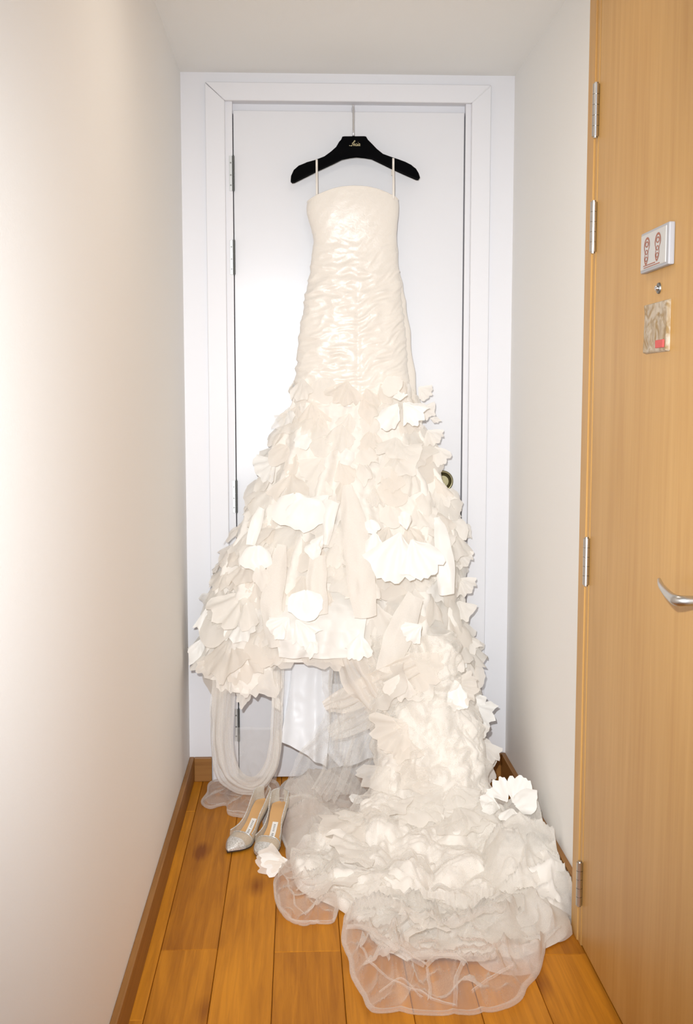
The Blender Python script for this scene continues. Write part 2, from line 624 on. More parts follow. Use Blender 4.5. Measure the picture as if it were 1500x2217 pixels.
# ------------------------------------------------------------------ signs on the wooden door
def door_sheet(name, pts, x, depth, mat, parent, n=None):   # flat outline (list of (y, z)) standing proud of the door
    bm = bmesh.new()
    f = [bm.verts.new((x, y, z)) for y, z in pts]
    g = [bm.verts.new((x + depth, y, z)) for y, z in pts]
    k = len(pts)
    bm.faces.new(f)
    bm.faces.new(g[::-1])
    for i in range(k):
        bm.faces.new((f[i], f[(i + 1) % k], g[(i + 1) % k], g[i]))
    return link(name, bm_mesh(name, bm), mat, parent)


M_SIGN = simple('sign_white', (0.56, 0.55, 0.53), 0.45)
M_SIGNF = simple('sign_frame', (0.40, 0.40, 0.42), 0.5)
M_PRINT = simple('sign_red_print', (0.36, 0.13, 0.08), 0.6)
sy0, sy1, sz0, sz1 = -1.646, -1.816, 1.5885, 1.666
sign = empty('footprint_sign', (XD, (sy0 + sy1) / 2, (sz0 + sz1) / 2),
             label='white framed sign with two red footprints on the wooden door', category='sign')
link('frame', box_mesh('frame', (XD - 0.012, sy1, sz0), (XD, sy0, sz1), 0.003, 2), M_SIGNF, sign)
link('face', box_mesh('face', (XD - 0.0135, sy1 + 0.012, sz0 + 0.005), (XD - 0.011, sy0 - 0.006, sz1 - 0.005), 0.001), M_SIGN, sign)


def sole(cy, cz, h, w, lean, mir):
    out = []
    for a in np.linspace(0, 2 * PI, 36, endpoint=False):
        t = math.sin(a)                         # -1 heel .. 1 toe
        ww = w * (0.80 + 0.22 * t - 0.30 * math.exp(-((t + 0.12) / 0.28) ** 2))
        out.append((cy - (math.cos(a) * ww + lean * t * h), cz + t * h))
    return out


for cy_, cz_, lean, mir in ((-1.690, 1.6275, 0.10, 1), (-1.757, 1.6275, 0.10, -1)):
    o = sole(cy_, cz_, 0.0265, 0.0225, lean, mir)
    i_ = sole(cy_, cz_, 0.0225, 0.0165, lean, mir)
    V = np.array([[(XD - 0.0140, y, z) for y, z in o], [(XD - 0.0140, y, z) for y, z in i_]])
    me = grid_mesh('footprint', V, closed=True, smooth=False)
    fp = link('footprint', me, M_PRINT, sign)
    for k, (dz, hh, ww) in enumerate(((0.013, 0.0060, 0.0105), (-0.002, 0.0050, 0.0080), (-0.015, 0.0052, 0.0090))):
        pts = [(cy_ - lean * dz + ww * math.cos(a), cz_ + dz + hh * math.sin(a)) for a in np.linspace(0, 2 * PI, 16, endpoint=False)]
        V = np.array([[(XD - 0.0140, y, z) for y, z in pts], [(XD - 0.0140, cy_ + (y - cy_) * 0.6, cz_ + dz + (z - cz_ - dz) * 0.6) for y, z in pts]])
        link('tread', grid_mesh('tread', V, closed=True, smooth=False), M_PRINT, fp)
for k, (a, b_, z) in enumerate(((-1.675, -1.772, 1.5965), (-1.672, -1.745, 1.6005))):
    link('text_line', box_mesh('text_line', (XD - 0.0142, b_, z - 0.0008), (XD - 0.0132, a, z + 0.0008)), M_PRINT, sign)

m, nt, b = new_mat('gilt_paper')
tc = N(nt, 'ShaderNodeTexCoord')
wv = N(nt, 'ShaderNodeTexNoise', Scale=28.0, Detail=4.0, Distortion=2.2)
nt.links.new(tc.outputs['Object'], wv.inputs['Vector'])
cr = N(nt, 'ShaderNodeValToRGB')
cr.color_ramp.elements[0].position = 0.36
cr.color_ramp.elements[0].color = (0.30, 0.19, 0.075, 1)
cr.color_ramp.elements[1].position = 0.62
cr.color_ramp.elements[1].color = (0.50, 0.42, 0.32, 1)
nt.links.new(wv.outputs['Fac'], cr.inputs['Fac'])
nt.links.new(cr.outputs['Color'], b.inputs['Base Color'])
b.inputs['Roughness'].default_value = 0.5
M_GILT = m
M_SEAL = simple('red_seal', (0.62, 0.085, 0.075), 0.5)
py0, py1, pz0, pz1 = -1.661, -1.803, 1.4305, 1.5275
# relief plaque: a panel with low carved swirls
V = np.zeros((40, 56, 3))
ys = np.linspace(py0, py1, 56)
zs = np.linspace(pz0, pz1, 40)
YY, ZZ = np.meshgrid(ys, zs)
edge = np.minimum(np.minimum(YY - py1, py0 - YY), np.minimum(ZZ - pz0, pz1 - ZZ))
relief = np.abs(noise(np.stack([YY * 28, ZZ * 28, 0 * YY], -1), 5)) * 0.003
V[..., 0] = XD - np.where(edge < 1e-6, 0.0, 0.006 + relief)
V[..., 1] = YY
V[..., 2] = ZZ
plaq = link('relief_plaque', grid_mesh('relief_plaque', V), M_GILT, None,
            label='small gilt relief plaque with a red seal below the peephole', category='plaque')
link('seal', box_mesh('seal', (XD - 0.0098, -1.790, 1.4385), (XD - 0.006, -1.745, 1.4535), 0.0008), M_SEAL, plaq)

# ------------------------------------------------------------------ hanger
HY = -0.055                                # middle plane of the hanger
outl = [(622, 420), (640, 416), (832, 415), (850, 419), (870, 455), (900, 502), (945, 550), (1010, 588), (1095, 620), (1160, 642), (1225, 667),
        (1280, 696), (1325, 730), (1350, 772), (1363, 815), (1356, 826), (1335, 826), (1215, 772), (1100, 720), (985, 665), (905, 627),
        (835, 604), (760, 597), (690, 605), (620, 632), (540, 672), (380, 745), (270, 800), (165, 854), (142, 856), (128, 843), (132, 798),
        (158, 742), (205, 700), (280, 670), (365, 646), (450, 612), (520, 575), (572, 528), (602, 476)]
pts = [at_y(600 + x / 4.412, 200 + y / 4.413, HY - 0.012) for x, y in outl]
hang = empty('dress_hanger', (0.013, HY, 2.198), label='black velvet coat hanger with chrome hook holding the wedding dress', category='hanger')
bm = bmesh.new()
fa, fb = [], []
for p in pts:
    t = abs(p[0] - 0.015) / 0.21
    th = 0.010 + 0.008 * t
    fa.append(bm.verts.new((p[0], HY - th, p[2])))
    fb.append(bm.verts.new((p[0], HY + th, p[2])))
n = len(pts)
bm.faces.new(fa)
bm.faces.new(fb[::-1])
for i in range(n):
    bm.faces.new((fa[i], fa[(i + 1) % n], fb[(i + 1) % n], fb[i]))
rim = [e for e in bm.edges if (e.verts[0] in fa) == (e.verts[1] in fa)]
bmesh.ops.bevel(bm, geom=rim, offset=0.004, segments=3, affect='EDGES', profile=0.5)
bmesh.ops.triangulate(bm, faces=[f for f in bm.faces if len(f.verts) > 4])
link('hanger_body', bm_mesh('hanger_body', bm), M_BLACK, hang)
hx = 0.0135
zt = 2.198
hk = [(hx, HY, zt - 0.01), (hx, HY, zt + 0.03), (hx, HY, 2.268)]
c_y, c_z, rr = HY + 0.0365, 2.279, 0.0365
for a in np.linspace(PI, 0.62, 14):
    hk.append((hx, c_y + rr * math.cos(a), c_z + rr * math.sin(a)))
hook = link('hook', tube_mesh('hook', hk, 0.0036, 12), M_CHROME, hang)
bm = bmesh.new()
add_cyl(bm, (hx, HY, zt - 0.002), (hx, HY, zt + 0.010), 0.0052, 0.0046, seg=16)
link('ferrule', bm_mesh('ferrule', bm), M_CHROME, hook)
# gold script on the hanger: the word as drawn strokes
LY = HY - 0.0121


def lp(x, y):                              # crop pixels of the lettering
    p = at_y(740 + x / 25.0, 280 + y / 25.0, LY)
    return (p[0], LY, p[2])


strokes = [
    [(395, 875), (450, 885), (505, 890), (540, 870), (570, 800), (600, 730), (650, 650), (690, 605), (715, 620), (700, 670), (650, 710), (590, 745), (540, 755)],
    [(520, 888), (560, 895)],
    [(620, 850), (670, 810), (690, 775), (660, 775), (625, 830), (635, 885), (690, 870), (730, 820)],
    [(800, 785), (770, 775), (735, 830), (735, 885), (770, 890), (810, 850)],
    [(850, 780), (825, 830), (815, 885), (850, 885), (880, 840)],
    [(885, 705), (888, 722)],
    [(975, 780), (930, 775), (890, 830), (895, 885), (940, 875), (985, 790), (965, 850), (970, 890), (1000, 880)],
]
lv, lf = [], []
off = 0
for s in strokes:
    p = catmull([lp(*q) for q in s], max(6, len(s) * 4))
    V = tube_verts(p, 0.00062 if len(s) > 2 else 0.0009, 6)
    n_, m_ = V.shape[:2]
    idx = np.arange(n_ * m_).reshape(n_, m_) + off
    idx = np.concatenate([idx, idx[:, :1]], 1)
    lf.append(np.stack([idx[:-1, :-1], idx[1:, :-1], idx[1:, 1:], idx[:-1, 1:]], -1).reshape(-1, 4))
    lv.append(V.reshape(-1, 3))
    off += n_ * m_
link('gold_lettering', raw_mesh('gold_lettering', np.concatenate(lv), np.concatenate(lf)), M_GOLD, hang)

# ------------------------------------------------------------------ the wedding dress
dress = empty('wedding_dress', (0.02, -0.25, 0.0),
              label='ivory strapless mermaid wedding dress with petal skirt and tulle train', category='dress')

# ---- bodice: a closed flattened tube of ruched satin
SV = [408, 430, 445, 460, 480, 500, 520, 560, 600, 650, 700, 750, 800, 840, 880]
SL = [676, 668, 664, 664, 668, 675, 678, 676, 669, 660, 653, 646, 641, 637, 630]
SR = [850, 861, 863, 862, 860, 858, 857, 859, 864, 869, 873, 877, 881, 884, 888]
RB = [848, 858, 860, 860, 859, 858, 858, 861, 867, 876, 884, 890, 896, 900, 905]     # the back panel seen past the front on the right
BY = -0.075


def tube_body(nv, nu, L, R, depth, yc, top_front, disp):
    v = np.linspace(408, 880, nv)[:, None]
    th = np.linspace(0, 2 * PI, nu, endpoint=False)[None, :]      # 0 right, pi/2 front, pi left
    # the neckline: rows start lower towards the sides and the back
    s = np.sin(th)
    topv = 410 + 24 * np.abs(np.cos(th)) ** 2.2 - 2 + np.where(s < 0, 10 * -s, 0) + 6 * (np.cos(th) < 0) * np.abs(np.cos(th))
    vv = topv + (v - 408) / (880 - 408) * (880 - topv)
    xl = at_y(smooth_interp(vv, SV, L), vv, yc)[..., 0]
    xr = at_y(smooth_interp(vv, SV, R), vv, yc)[..., 0]
    z = at_y(np.full_like(vv, 760.0), vv, yc)[..., 2]
    cx_, hw = (xl + xr) / 2, (xr - xl) / 2
    c = np.cos(th)
    px = np.sign(c) * np.abs(c) ** 0.85
    py = np.sign(s) * np.abs(s) ** 0.9
    b = depth(vv)
    P = np.stack([cx_ + hw * px, yc - b * py, z], -1)
    nrm = normals_of(P, True)
    sgn = np.sign((nrm[:, nu // 4] * np.array([0, -1, 0])).sum())
    nrm = nrm * sgn
    return P + nrm * disp(P, vv, th)[..., None], vv, th


def ruche(P, vv, th):
    x = P[..., 0] - 0.025
    z = P[..., 2]
    k = np.clip((vv - 470) / 130, 0, 1)                   # smooth bust above, ruched below
    side = np.tanh(x / 0.03)
    zz = z - 0.38 * np.abs(x) * (0.35 + 0.65 * (side > 0)) + 0.012 * noise(np.stack([x * 14, z * 10, 0 * x], -1), 3)
    n1 = noise(np.stack([x * 9, zz * 26, P[..., 1] * 6], -1), 11)
    n2 = noise(np.stack([(x + 0.25 * zz) * 20 + 5, (zz - 0.3 * x) * 48, P[..., 1] * 6], -1), 12)
    n3 = noise(np.stack([x * 26, zz * 60 + 3, P[..., 1] * 12], -1), 13)
    r1 = 1 - 2 * np.abs(n1)
    r2 = 1 - 2 * np.abs(n2)
    d = k * (0.0040 * r1 + 0.0024 * r2 + 0.0022 * n3)
    diag = noise(np.stack([(x - 0.6 * z) * 34, (x + z) * 5, 0 * x], -1), 14)
    d = d + (1 - k) * (0.0013 * diag + 0.0008 * n2)
    d = d - 0.004 * np.exp(-((x - 0.0) / 0.007) ** 2) * np.clip((vv - 600) / 80, 0, 1)     # centre seam
    return d * np.where(np.sin(th) > -0.3, 1, 0.3)


bdep = lambda vv: smooth_interp(vv, [400, 450, 530, 650, 760, 880], [0.040, 0.047, 0.041, 0.050, 0.058, 0.070])
P, vv, th = tube_body(230, 260, SL, SR, bdep, BY, None, ruche)
link('bodice', grid_mesh('bodice', P, closed=True), M_SATIN, dress)
P2, _, _ = tube_body(120, 120, [a + 2 for a in SL], RB, lambda vv: 0.030 + 0 * vv, BY + 0.022, None,
                     lambda P, vv, th: 0.004 * (1 - 2 * np.abs(noise(np.stack([P[..., 0] * 30, P[..., 2] * 7, 0 * vv], -1), 21))) * np.clip((vv - 450) / 100, 0, 1))
link('back_panel', grid_mesh('back_panel', P2, closed=True), M_SATIN, dress)
# neckline binding
nl = np.concatenate([P[0], P[0][:1]])
link('neck_binding', tube_mesh('neck_binding', nl, 0.0022, 8, caps=False), M_SATIN, dress)
# the two straps, over the hanger and down
for u, v0, v1 in ((685.5, 347, 428), (851.5, 344, 432)):
    f0 = at_y(u, v0, HY - 0.02)
    f1 = at_y(u + 0.5, v1 - 1, -0.105)
    top = f0[2] + 0.004
    path = [(f0[0], HY + 0.020, top - 0.05), (f0[0], HY + 0.0185, top - 0.01), (f0[0], HY + 0.012, top + 0.001), (f0[0], HY - 0.012, top + 0.001),
            (f0[0], HY - 0.0190, top - 0.010), (f0[0], HY - 0.0195, top - 0.03), (f1[0], -0.098, (f1[2] + top - 0.03) / 2), (f1[0], -0.100, f1[2])]
    path = catmull(path, 40)
    w = 0.0036
    V = np.stack([np.stack([path[:, 0] + s * w, path[:, 1] - (1 - abs(s)) * 0.0012, path[:, 2]], -1) for s in (-1, -0.5, 0, 0.5, 1)], 1)
    me = grid_mesh('strap', V)
    o = link('strap', me, M_SATIN, dress)
    sm = o.modifiers.new('thickness', 'SOLIDIFY')
    sm.thickness = 0.0012

# ---- skirt core
KV = [800, 840, 880, 950, 1000, 1050, 1100, 1150, 1200, 1250, 1300, 1350, 1400, 1450, 1500, 1560, 1620, 1680]
KL = [646, 640, 630, 605, 588, 566, 545, 525, 502, 482, 468, 462, 455, 460, 470, 480, 490, 500]
KR = [878, 886, 900, 918, 934, 960, 975, 985, 984, 983, 984, 988, 998, 1012, 1020, 1025, 1030, 1030]
KY = -0.075


def skirt_depth(v):
    return smooth_interp(v, [800, 880, 1000, 1100, 1250, 1420, 1550, 1700], [0.055, 0.07, 0.115, 0.16, 0.22, 0.28, 0.33, 0.38])


def skirt_point(a, v, push=0.0):
    """a -1..1 across the front, v the height as a photo row"""
    a = np.asarray(a, float)
    v = np.asarray(v, float)
    xl = at_y(smooth_interp(v, KV, KL), v, KY)[..., 0]
    xr = at_y(smooth_interp(v, KV, KR), v, KY)[..., 0]
    b = skirt_depth(v) + push
    y = KY - b * np.cos(a * PI / 2) ** 0.8
    x = (xl + xr) / 2 + ((xr - xl) / 2 + push) * np.sin(a * PI / 2)
    z = at_y(760 + 0 * v, v, KY - b * 0.6)[..., 2]
    return np.stack([x, y, z], -1)


aa = np.linspace(-1, 1, 200)[None, :]
tt = np.linspace(0, 1, 150)[:, None]
hem = interp(aa, [-1, -0.75, -0.5, -0.36, -0.3, 0.05, 0.16, 0.26, 0.4, 1], [1430, 1480, 1490, 1440, 1418, 1416, 1430, 1540, 1640, 1670])
vvk = 810 + tt * (hem - 810)
P = skirt_point(np.broadcast_to(aa, vvk.shape), vvk)
k = np.clip((vvk - 860) / 500, 0, 1)
ph = aa * 9 + 1.2 * noise(np.stack([aa * 3 + 0 * vvk, vvk / 300, 0 * vvk], -1), 31)
fold = (0.010 + 0.020 * k) * np.sin(ph * 2.2) * np.clip((vvk - 830) / 120, 0, 1)
crum = 0.006 * noise(P * 24, 32) + 0.004 * (1 - 2 * np.abs(noise(P * 40, 33)))
nrm = normals_of(P)
if nrm[75, 100, 1] > 0:
    nrm = -nrm
link('skirt', grid_mesh('skirt', P + nrm * (fold + crum)[..., None]), M_NETD, dress)

# ---- lining under the lifted hem
def sheet(name, rows, mat, nv=60, nu=50, folds=0.0, nf=5, crumple=0.0, seed=0, bow=0.0, parent=None):
    """rows: (v_left, u_left, v_right, u_right, Y); a hanging sheet through them with vertical folds"""
    rows = np.asarray(rows, float)
    t = np.linspace(0, len(rows) - 1, nv)
    r = np.stack([smooth_interp(t, np.arange(len(rows)), rows[:, k]) for k in range(5)], 1)
    s = np.linspace(0, 1, nu)[None, :]
    v = r[:, 0:1] + (r[:, 2:3] - r[:, 0:1]) * s
    u = r[:, 1:2] + (r[:, 3:4] - r[:, 1:2]) * s
    Y = r[:, 4:5] + 0 * s - bow * np.sin(s * PI)
    P = at_y(u, v, Y)
    tn = (t / (len(rows) - 1))[:, None]
    w = noise(np.stack([s * 2 + 0 * tn, tn * 1.5 + 0 * s, 0 * s + 0 * tn], -1), 40 + seed)
    P[..., 1] -= folds * (0.4 + 0.6 * tn) * np.sin(s * PI * nf + 2.5 * w + seed)
    if crumple:
        P[..., 1] -= crumple * (1 - 2 * np.abs(noise(P * 22, 50 + seed)))
        P[..., 0] += crumple * 0.6 * noise(P * 26, 60 + seed)
    return link(name, grid_mesh(name, P), mat, parent or dress)


sheet('lining', [(1385, 606, 1385, 640, -0.20), (1450, 608, 1450, 640, -0.20), (1530, 607, 1530, 628, -0.21), (1598, 606, 1606, 620, -0.22)], M_LINING, folds=0.006, nf=2, seed=1)
sheet('lining', [(1385, 628, 1385, 722, -0.215), (1450, 632, 1450, 720, -0.215), (1520, 624, 1530, 716, -0.225), (1570, 612, 1600, 712, -0.245), (1602, 606, 1662, 706, -0.26)],
      M_LINING, folds=0.012, nf=2.5, seed=2, crumple=0.0015)
sheet('lining', [(1480, 690, 1480, 800, -0.16), (1560, 695, 1560, 806, -0.17), (1620, 704, 1612, 812, -0.19), (1662, 735, 1640, 812, -0.20)], M_LINING, folds=0.012, nf=3, seed=3, crumple=0.002)

# satin hem panel and ribbons of the front
sheet('satin_panel', [(1270, 580, 1270, 810, -0.25), (1320, 585, 1320, 797, -0.34), (1355, 590, 1355, 790, -0.375), (1400, 600, 1400, 786, -0.39), (1424, 604, 1426, 782, -0.392)],
      M_SATINW, folds=0.012, nf=5, seed=5, crumple=0.003, bow=0.01)


def ribbon(pts, mat=None, roll=0.55, seed=0, name='ribbon', crumple=0.002):
    """pts: (u, v, width in photo pixels, Y); a rolled strip of cloth, convex to the front"""
    p = catmull(pts, 34)
    c = at_y(p[:, 0], p[:, 1], p[:, 3])
    e0 = at_y(p[:, 0] + p[:, 2] / 2, p[:, 1], p[:, 3])
    hw = np.linalg.norm(e0 - c, axis=1)[:, None]
    s = np.linspace(-1, 1, 15)[None, :]
    T = np.gradient(c, axis=0)
    T /= np.linalg.norm(T, axis=1, keepdims=True)
    S = np.cross(T, np.array([0, 1.0, 0]))
    S /= np.linalg.norm(S, axis=1, keepdims=True)
    V = c[:, None] + S[:, None] * (hw * s)[..., None]
    V[..., 1] -= hw * roll * (1 - s ** 2) * (0.7 + 0.3 * noise(np.stack([p[:, 1:2] / 40 + 0 * s, s + seed + 0 * hw, 0 * s * hw], -1), 71))
    V += 0.006 * noise(V * np.array([34, 34, 12]) + seed, 70 + seed)[..., None] * np.array([0.9, 1, 0.5])
    return link(name, grid_mesh(name, V), mat or M_SATINW, dress)


for k, (pt, mt) in enumerate([
    ([(752, 1050, 20, -0.27), (762, 1120, 52, -0.31), (775, 1200, 58, -0.35), (785, 1280, 60, -0.385), (790, 1336, 46, -0.40)], M_ORG),
    ([(722, 1085, 30, -0.27), (712, 1130, 28, -0.29), (702, 1180, 16, -0.30)], M_SATINW),
    ([(945, 1118, 16, -0.23), (957, 1170, 34, -0.28), (964, 1230, 40, -0.31), (966, 1286, 34, -0.33)], M_SATINW),
    ([(565, 1100, 16, -0.22), (552, 1140, 26, -0.24), (543, 1180, 18, -0.25)], M_SATINW),
    ([(900, 1290, 40, -0.35), (870, 1360, 60, -0.39), (850, 1410, 56, -0.42), (830, 1455, 34, -0.43)], M_ORG),
    ([(758, 975, 24, -0.20), (752, 990, 30, -0.21), (746, 1006, 22, -0.21)], M_SATINW),
    ([(690, 1200, 34, -0.33), (684, 1260, 44, -0.36), (690, 1330, 40, -0.39)], M_ORG),
    ([(610, 1180, 20, -0.29), (596, 1250, 44, -0.33), (588, 1330, 46, -0.36), (596, 1400, 30, -0.38)], M_ORG),
]):
    ribbon(pt, mt, seed=k)

# ---- petals: a dozen cut shapes, then copies
def petal_mesh(seed, kind):
    r_ = random.Random(seed)
    nr, nt_ = 9, 19
    r = np.linspace(0.04, 1, nr)[:, None]
    t = np.linspace(-1, 1, nt_)[None, :]
    ang = t * {'round': 1.28, 'fan': 0.80, 'long': 0.62, 'frill': 1.0}[kind] * r_.uniform(0.93, 1.07)
    if kind == 'round':
        R = np.cos(ang) ** 0.62 * (1 + 0.04 * np.cos(t * r_.uniform(5, 8) + r_.uniform(0, 6)))
    elif kind == 'fan':
        R = 1 - 0.16 * t ** 4 + 0.04 * np.cos(t * r_.uniform(8, 11) + r_.uniform(0, 6))
    elif kind == 'long':
        R = 1 - 0.45 * t ** 2 + 0.03 * np.cos(t * 6 + r_.uniform(0, 6))
    else:
        R = 1 - 0.10 * t ** 2 + 0.05 * np.cos(t * r_.uniform(10, 14) + r_.uniform(0, 6))
    q = np.stack([t * 2.6 + seed * 1.7, 0 * t + seed, 0 * t], -1)
    R = R * (1 + 0.20 * noise(q, 1) + 0.07 * noise(q * 3.1, 2)) * r
    x = R * np.sin(ang) * r_.uniform(0.85, 1.1)
    y = -R * np.cos(ang)
    pl = {'round': 0.05, 'fan': 0.09, 'long': 0.07, 'frill': 0.13}[kind]
    q2 = np.stack([t * {'round': 1.6, 'fan': 2.8, 'long': 1.5, 'frill': 3.4}[kind] + 0 * r, 0.7 * r + seed + 0 * t, 0 * r * t], -1)
    z = pl * r ** 0.9 * noise(q2, 3) * 1.3 + r_.uniform(0.05, 0.14) * r - r_.uniform(0.03, 0.09) * (t ** 2) * r \
        - r_.uniform(-0.04, 0.18) * r ** 3 + 0 * x
    P = np.stack([x, y, z], -1)
    P += 0.038 * noise(P * 4.5 + seed, seed)[..., None] * np.array([0.6, 0.4, 1.0])
    return grid_mesh('petal', P)


PET = {}
for mk, mm in (('org', M_ORG), ('org2', M_ORG2), ('sat', M_SATINW), ('net', M_NET2)):
    PET[mk] = []
    for s in range(4):
        for kd in (('round', 'fan', 'long', 'frill') if mk != 'net' else ('frill', 'fan', 'frill', 'round')):
            me = petal_mesh(s * 7 + len(PET[mk]) + (100 if mk == 'net' else 0), kd)
            me.materials.append(mm)
            PET[mk].append((kd, me))


def put_petal(me, pos, down, out, size, tilt=0.3, roll=0.0, name='petal', stretch=1.0):
    """hang a petal at pos; its tip points along down, its face along out"""
    out = Vector(out).normalized()
    d = Vector(down)
    d = (d - out * d.dot(out)).normalized()
    x = d.cross(out) * -1
    M3 = Matrix((x, -d, out)).transposed()
    if M3.determinant() < 0:
        M3 = Matrix((-x, -d, out)).transposed()
    M = Matrix.Translation(Vector(pos)) @ M3.to_4x4() @ Matrix.Rotation(-roll, 4, 'Z') @ Matrix.Rotation(-tilt, 4, 'X')
    o = bpy.data.objects.new(name, me)
    COL.objects.link(o)
    attach(o, dress)
    o.matrix_basis = M @ Matrix.Diagonal((size * stretch, size, size, 1))
    return o


def pick(kind, kinds=None):
    c = [m for kd, m in PET[kind] if kinds is None or kd in kinds]
    return c[rng.randrange(len(c))]


# rows of petals down the skirt, larger towards the hem
rows = 17
for i in range(rows):
    f = i / (rows - 1)
    v = 838 + 560 * f
    size = 0.085 + 0.045 * f
    n = int(8 + 7 * f)
    for j in range(n):
        a = -1.0 + 2.0 * (j + rng.uniform(0.1, 0.9)) / n
        vj = v + rng.uniform(-22, 22)
        if a > 0.72 and 960 < vj < 1060:
            continue
        if v > 1330 and -0.42 < a < 0.08:
            vj = min(vj, 1330)
        p = skirt_point(a, vj, 0.012)
        p0 = skirt_point(a, vj - 15, 0.012)
        pa, pb = skirt_point(min(a + 0.05, 1), vj), skirt_point(max(a - 0.05, -1), vj)
        dn = p - p0
        ou = np.cross(pa - pb, dn)
        if ou[1] > 0:
            ou = -ou
        if abs(a) > 0.93:
            ou = np.array([np.sign(a) * 0.8, -0.6, 0.1])
        mk = rng.choices(['org', 'org2', 'net', 'sat'], [5, 4, 2, 0.5 + 0.4 * f])[0]
        s_ = size * rng.uniform(0.75, 1.25) * (0.72 if abs(a) > 0.82 else 1.0)
        put_petal(pick(mk), p, dn + np.array([rng.uniform(-.25, .25), 0, 0]) * np.linalg.norm(dn), ou, s_, rng.uniform(0.02, 0.22),
                  rng.uniform(-0.5, 0.5), stretch=rng.uniform(0.7, 1.25))

# petals and blossoms that can be told apart: (u, v of the root, size m, roll, kind, shape, Y, tilt)
for u, v, s, ro, mk, kd, Y, ti in [
    (862, 872, 0.100, 0.55, 'sat', 'long', -0.225, 0.1), (872, 870, 0.088, -0.75, 'sat', 'fan', -0.225, 0.12), (866, 868, 0.03, 3.0, 'sat', 'frill', -0.23, 0.3), (862, 850, 0.06, 2.4, 'org', 'round', -0.20, 0.1),
    (638, 1066, 0.125, 0.0, 'sat', 'round', -0.275, 0.1), (654, 1078, 0.105, -0.2, 'sat', 'round', -0.285, 0.12),
    (868, 1150, 0.165, 0.25, 'sat', 'fan', -0.36, 0.12), (890, 1165, 0.135, -0.45, 'sat', 'fan', -0.375, 0.18), (880, 1148, 0.06, 3.0, 'sat', 'long', -0.35, 0.1),
    (662, 1276, 0.098, 0.0, 'sat', 'round', -0.40, 0.1),
    (556, 1180, 0.09, 0.05, 'sat', 'round', -0.31, 0.1), (560, 1216, 0.085, -0.15, 'org', 'long', -0.32, 0.1),
    (448, 1312, 0.095, -0.15, 'sat', 'fan', -0.17, 0.2), (452, 1322, 0.075, -0.7, 'org', 'fan', -0.18, 0.2), (440, 1380, 0.09, 0.42, 'sat', 'long', -0.17, 0.1),
    (812, 1150, 0.085, 0.1, 'sat', 'long', -0.345, 0.1), (808, 1255, 0.07, 0.0, 'org', 'long', -0.36, 0.1),
    (700, 1158, 0.07, 0.6, 'sat', 'long', -0.33, 0.1), (683, 1176, 0.05, 0.3, 'sat', 'round', -0.34, 0.1),
    (625, 1335, 0.075, 0.7, 'sat', 'fan', -0.395, 0.1), (640, 1340, 0.09, -0.6, 'sat', 'fan', -0.40, 0.15), (610, 1345, 0.06, 0.2, 'sat', 'long', -0.40, 0.1),
    (676, 1372, 0.07, 0.05, 'sat', 'long', -0.41, 0.1), (780, 1370, 0.085, 0.1, 'sat', 'fan', -0.41, 0.1),
    (912, 1352, 0.065, 0.9, 'sat', 'fan', -0.42, 0.1), (872, 1455, 0.085, 0.25, 'org', 'fan', -0.47, 0.1), (985, 1470, 0.10, -0.1, 'sat', 'long', -0.42, 0.1),
    (980, 1400, 0.09, 0.1, 'org', 'fan', -0.38, 0.1), (800, 1125, 0.05, -0.2, 'sat', 'round', -0.32, 0.1),
    (905, 838, 0.05, -0.9, 'org', 'fan', -0.12, 0.1), (912, 880, 0.05, -0.9, 'org', 'frill', -0.13, 0.1), (930, 905, 0.035, -1.3, 'org', 'long', -0.12, 0.1),
    (925, 930, 0.06, -0.6, 'org', 'frill', -0.13, 0.1), (940, 965, 0.07, -0.5, 'org', 'fan', -0.13, 0.2),
    (945, 1048, 0.085, -0.35, 'org', 'fan', -0.15, 0.2), (975, 1125, 0.08, -0.5, 'org', 'round', -0.15, 0.2),
    (985, 1190, 0.07, -0.5, 'org', 'frill', -0.16, 0.2), (990, 1250, 0.07, -0.6, 'org', 'frill', -0.17, 0.2), (992, 1300, 0.07, -0.3, 'org', 'frill', -0.19, 0.2),
    (1000, 1370, 0.08, -0.4, 'org', 'fan', -0.20, 0.2), (1012, 1440, 0.085, -0.3, 'org2', 'round', -0.22, 0.2),
    (1015, 1508, 0.06, -1.25, 'sat', 'long', -0.24, 0.1), (1012, 1525, 0.10, -0.95, 'sat', 'fan', -0.24, 0.1), (1005, 1570, 0.075, -1.1, 'sat', 'fan', -0.26, 0.1),
    (1012, 1610, 0.11, -0.75, 'org', 'round', -0.28, 0.2), (1010, 1645, 0.11, -0.5, 'org2', 'round', -0.30, 0.2), (1030, 1600, 0.10, -0.3, 'org', 'frill', -0.36, 0.2), (1035, 1640, 0.09, -0.2, 'org2', 'fan', -0.38, 0.2), (1000, 1540, 0.11, -0.2, 'org', 'fan', -0.38, 0.2),
    (500, 1430, 0.10, 0.1, 'org', 'fan', -0.27, 0.1), (540, 1440, 0.10, -0.1, 'org', 'fan', -0.30, 0.1), (470, 1420, 0.08, 0.3, 'org2', 'frill', -0.24, 0.1),
    (575, 1450, 0.09, -0.2, 'org', 'round', -0.31, 0.1), (590, 1505, 0.05, -0.5, 'sat', 'long', -0.29, 0.1), (535, 1475, 0.08, 0.25, 'org', 'long', -0.28, 0.1),
]:
    put_petal(pick(mk, (kd,)), at_y(u, v, Y), (0, 0, -1), (0, -1, 0.12), s, ti, ro)

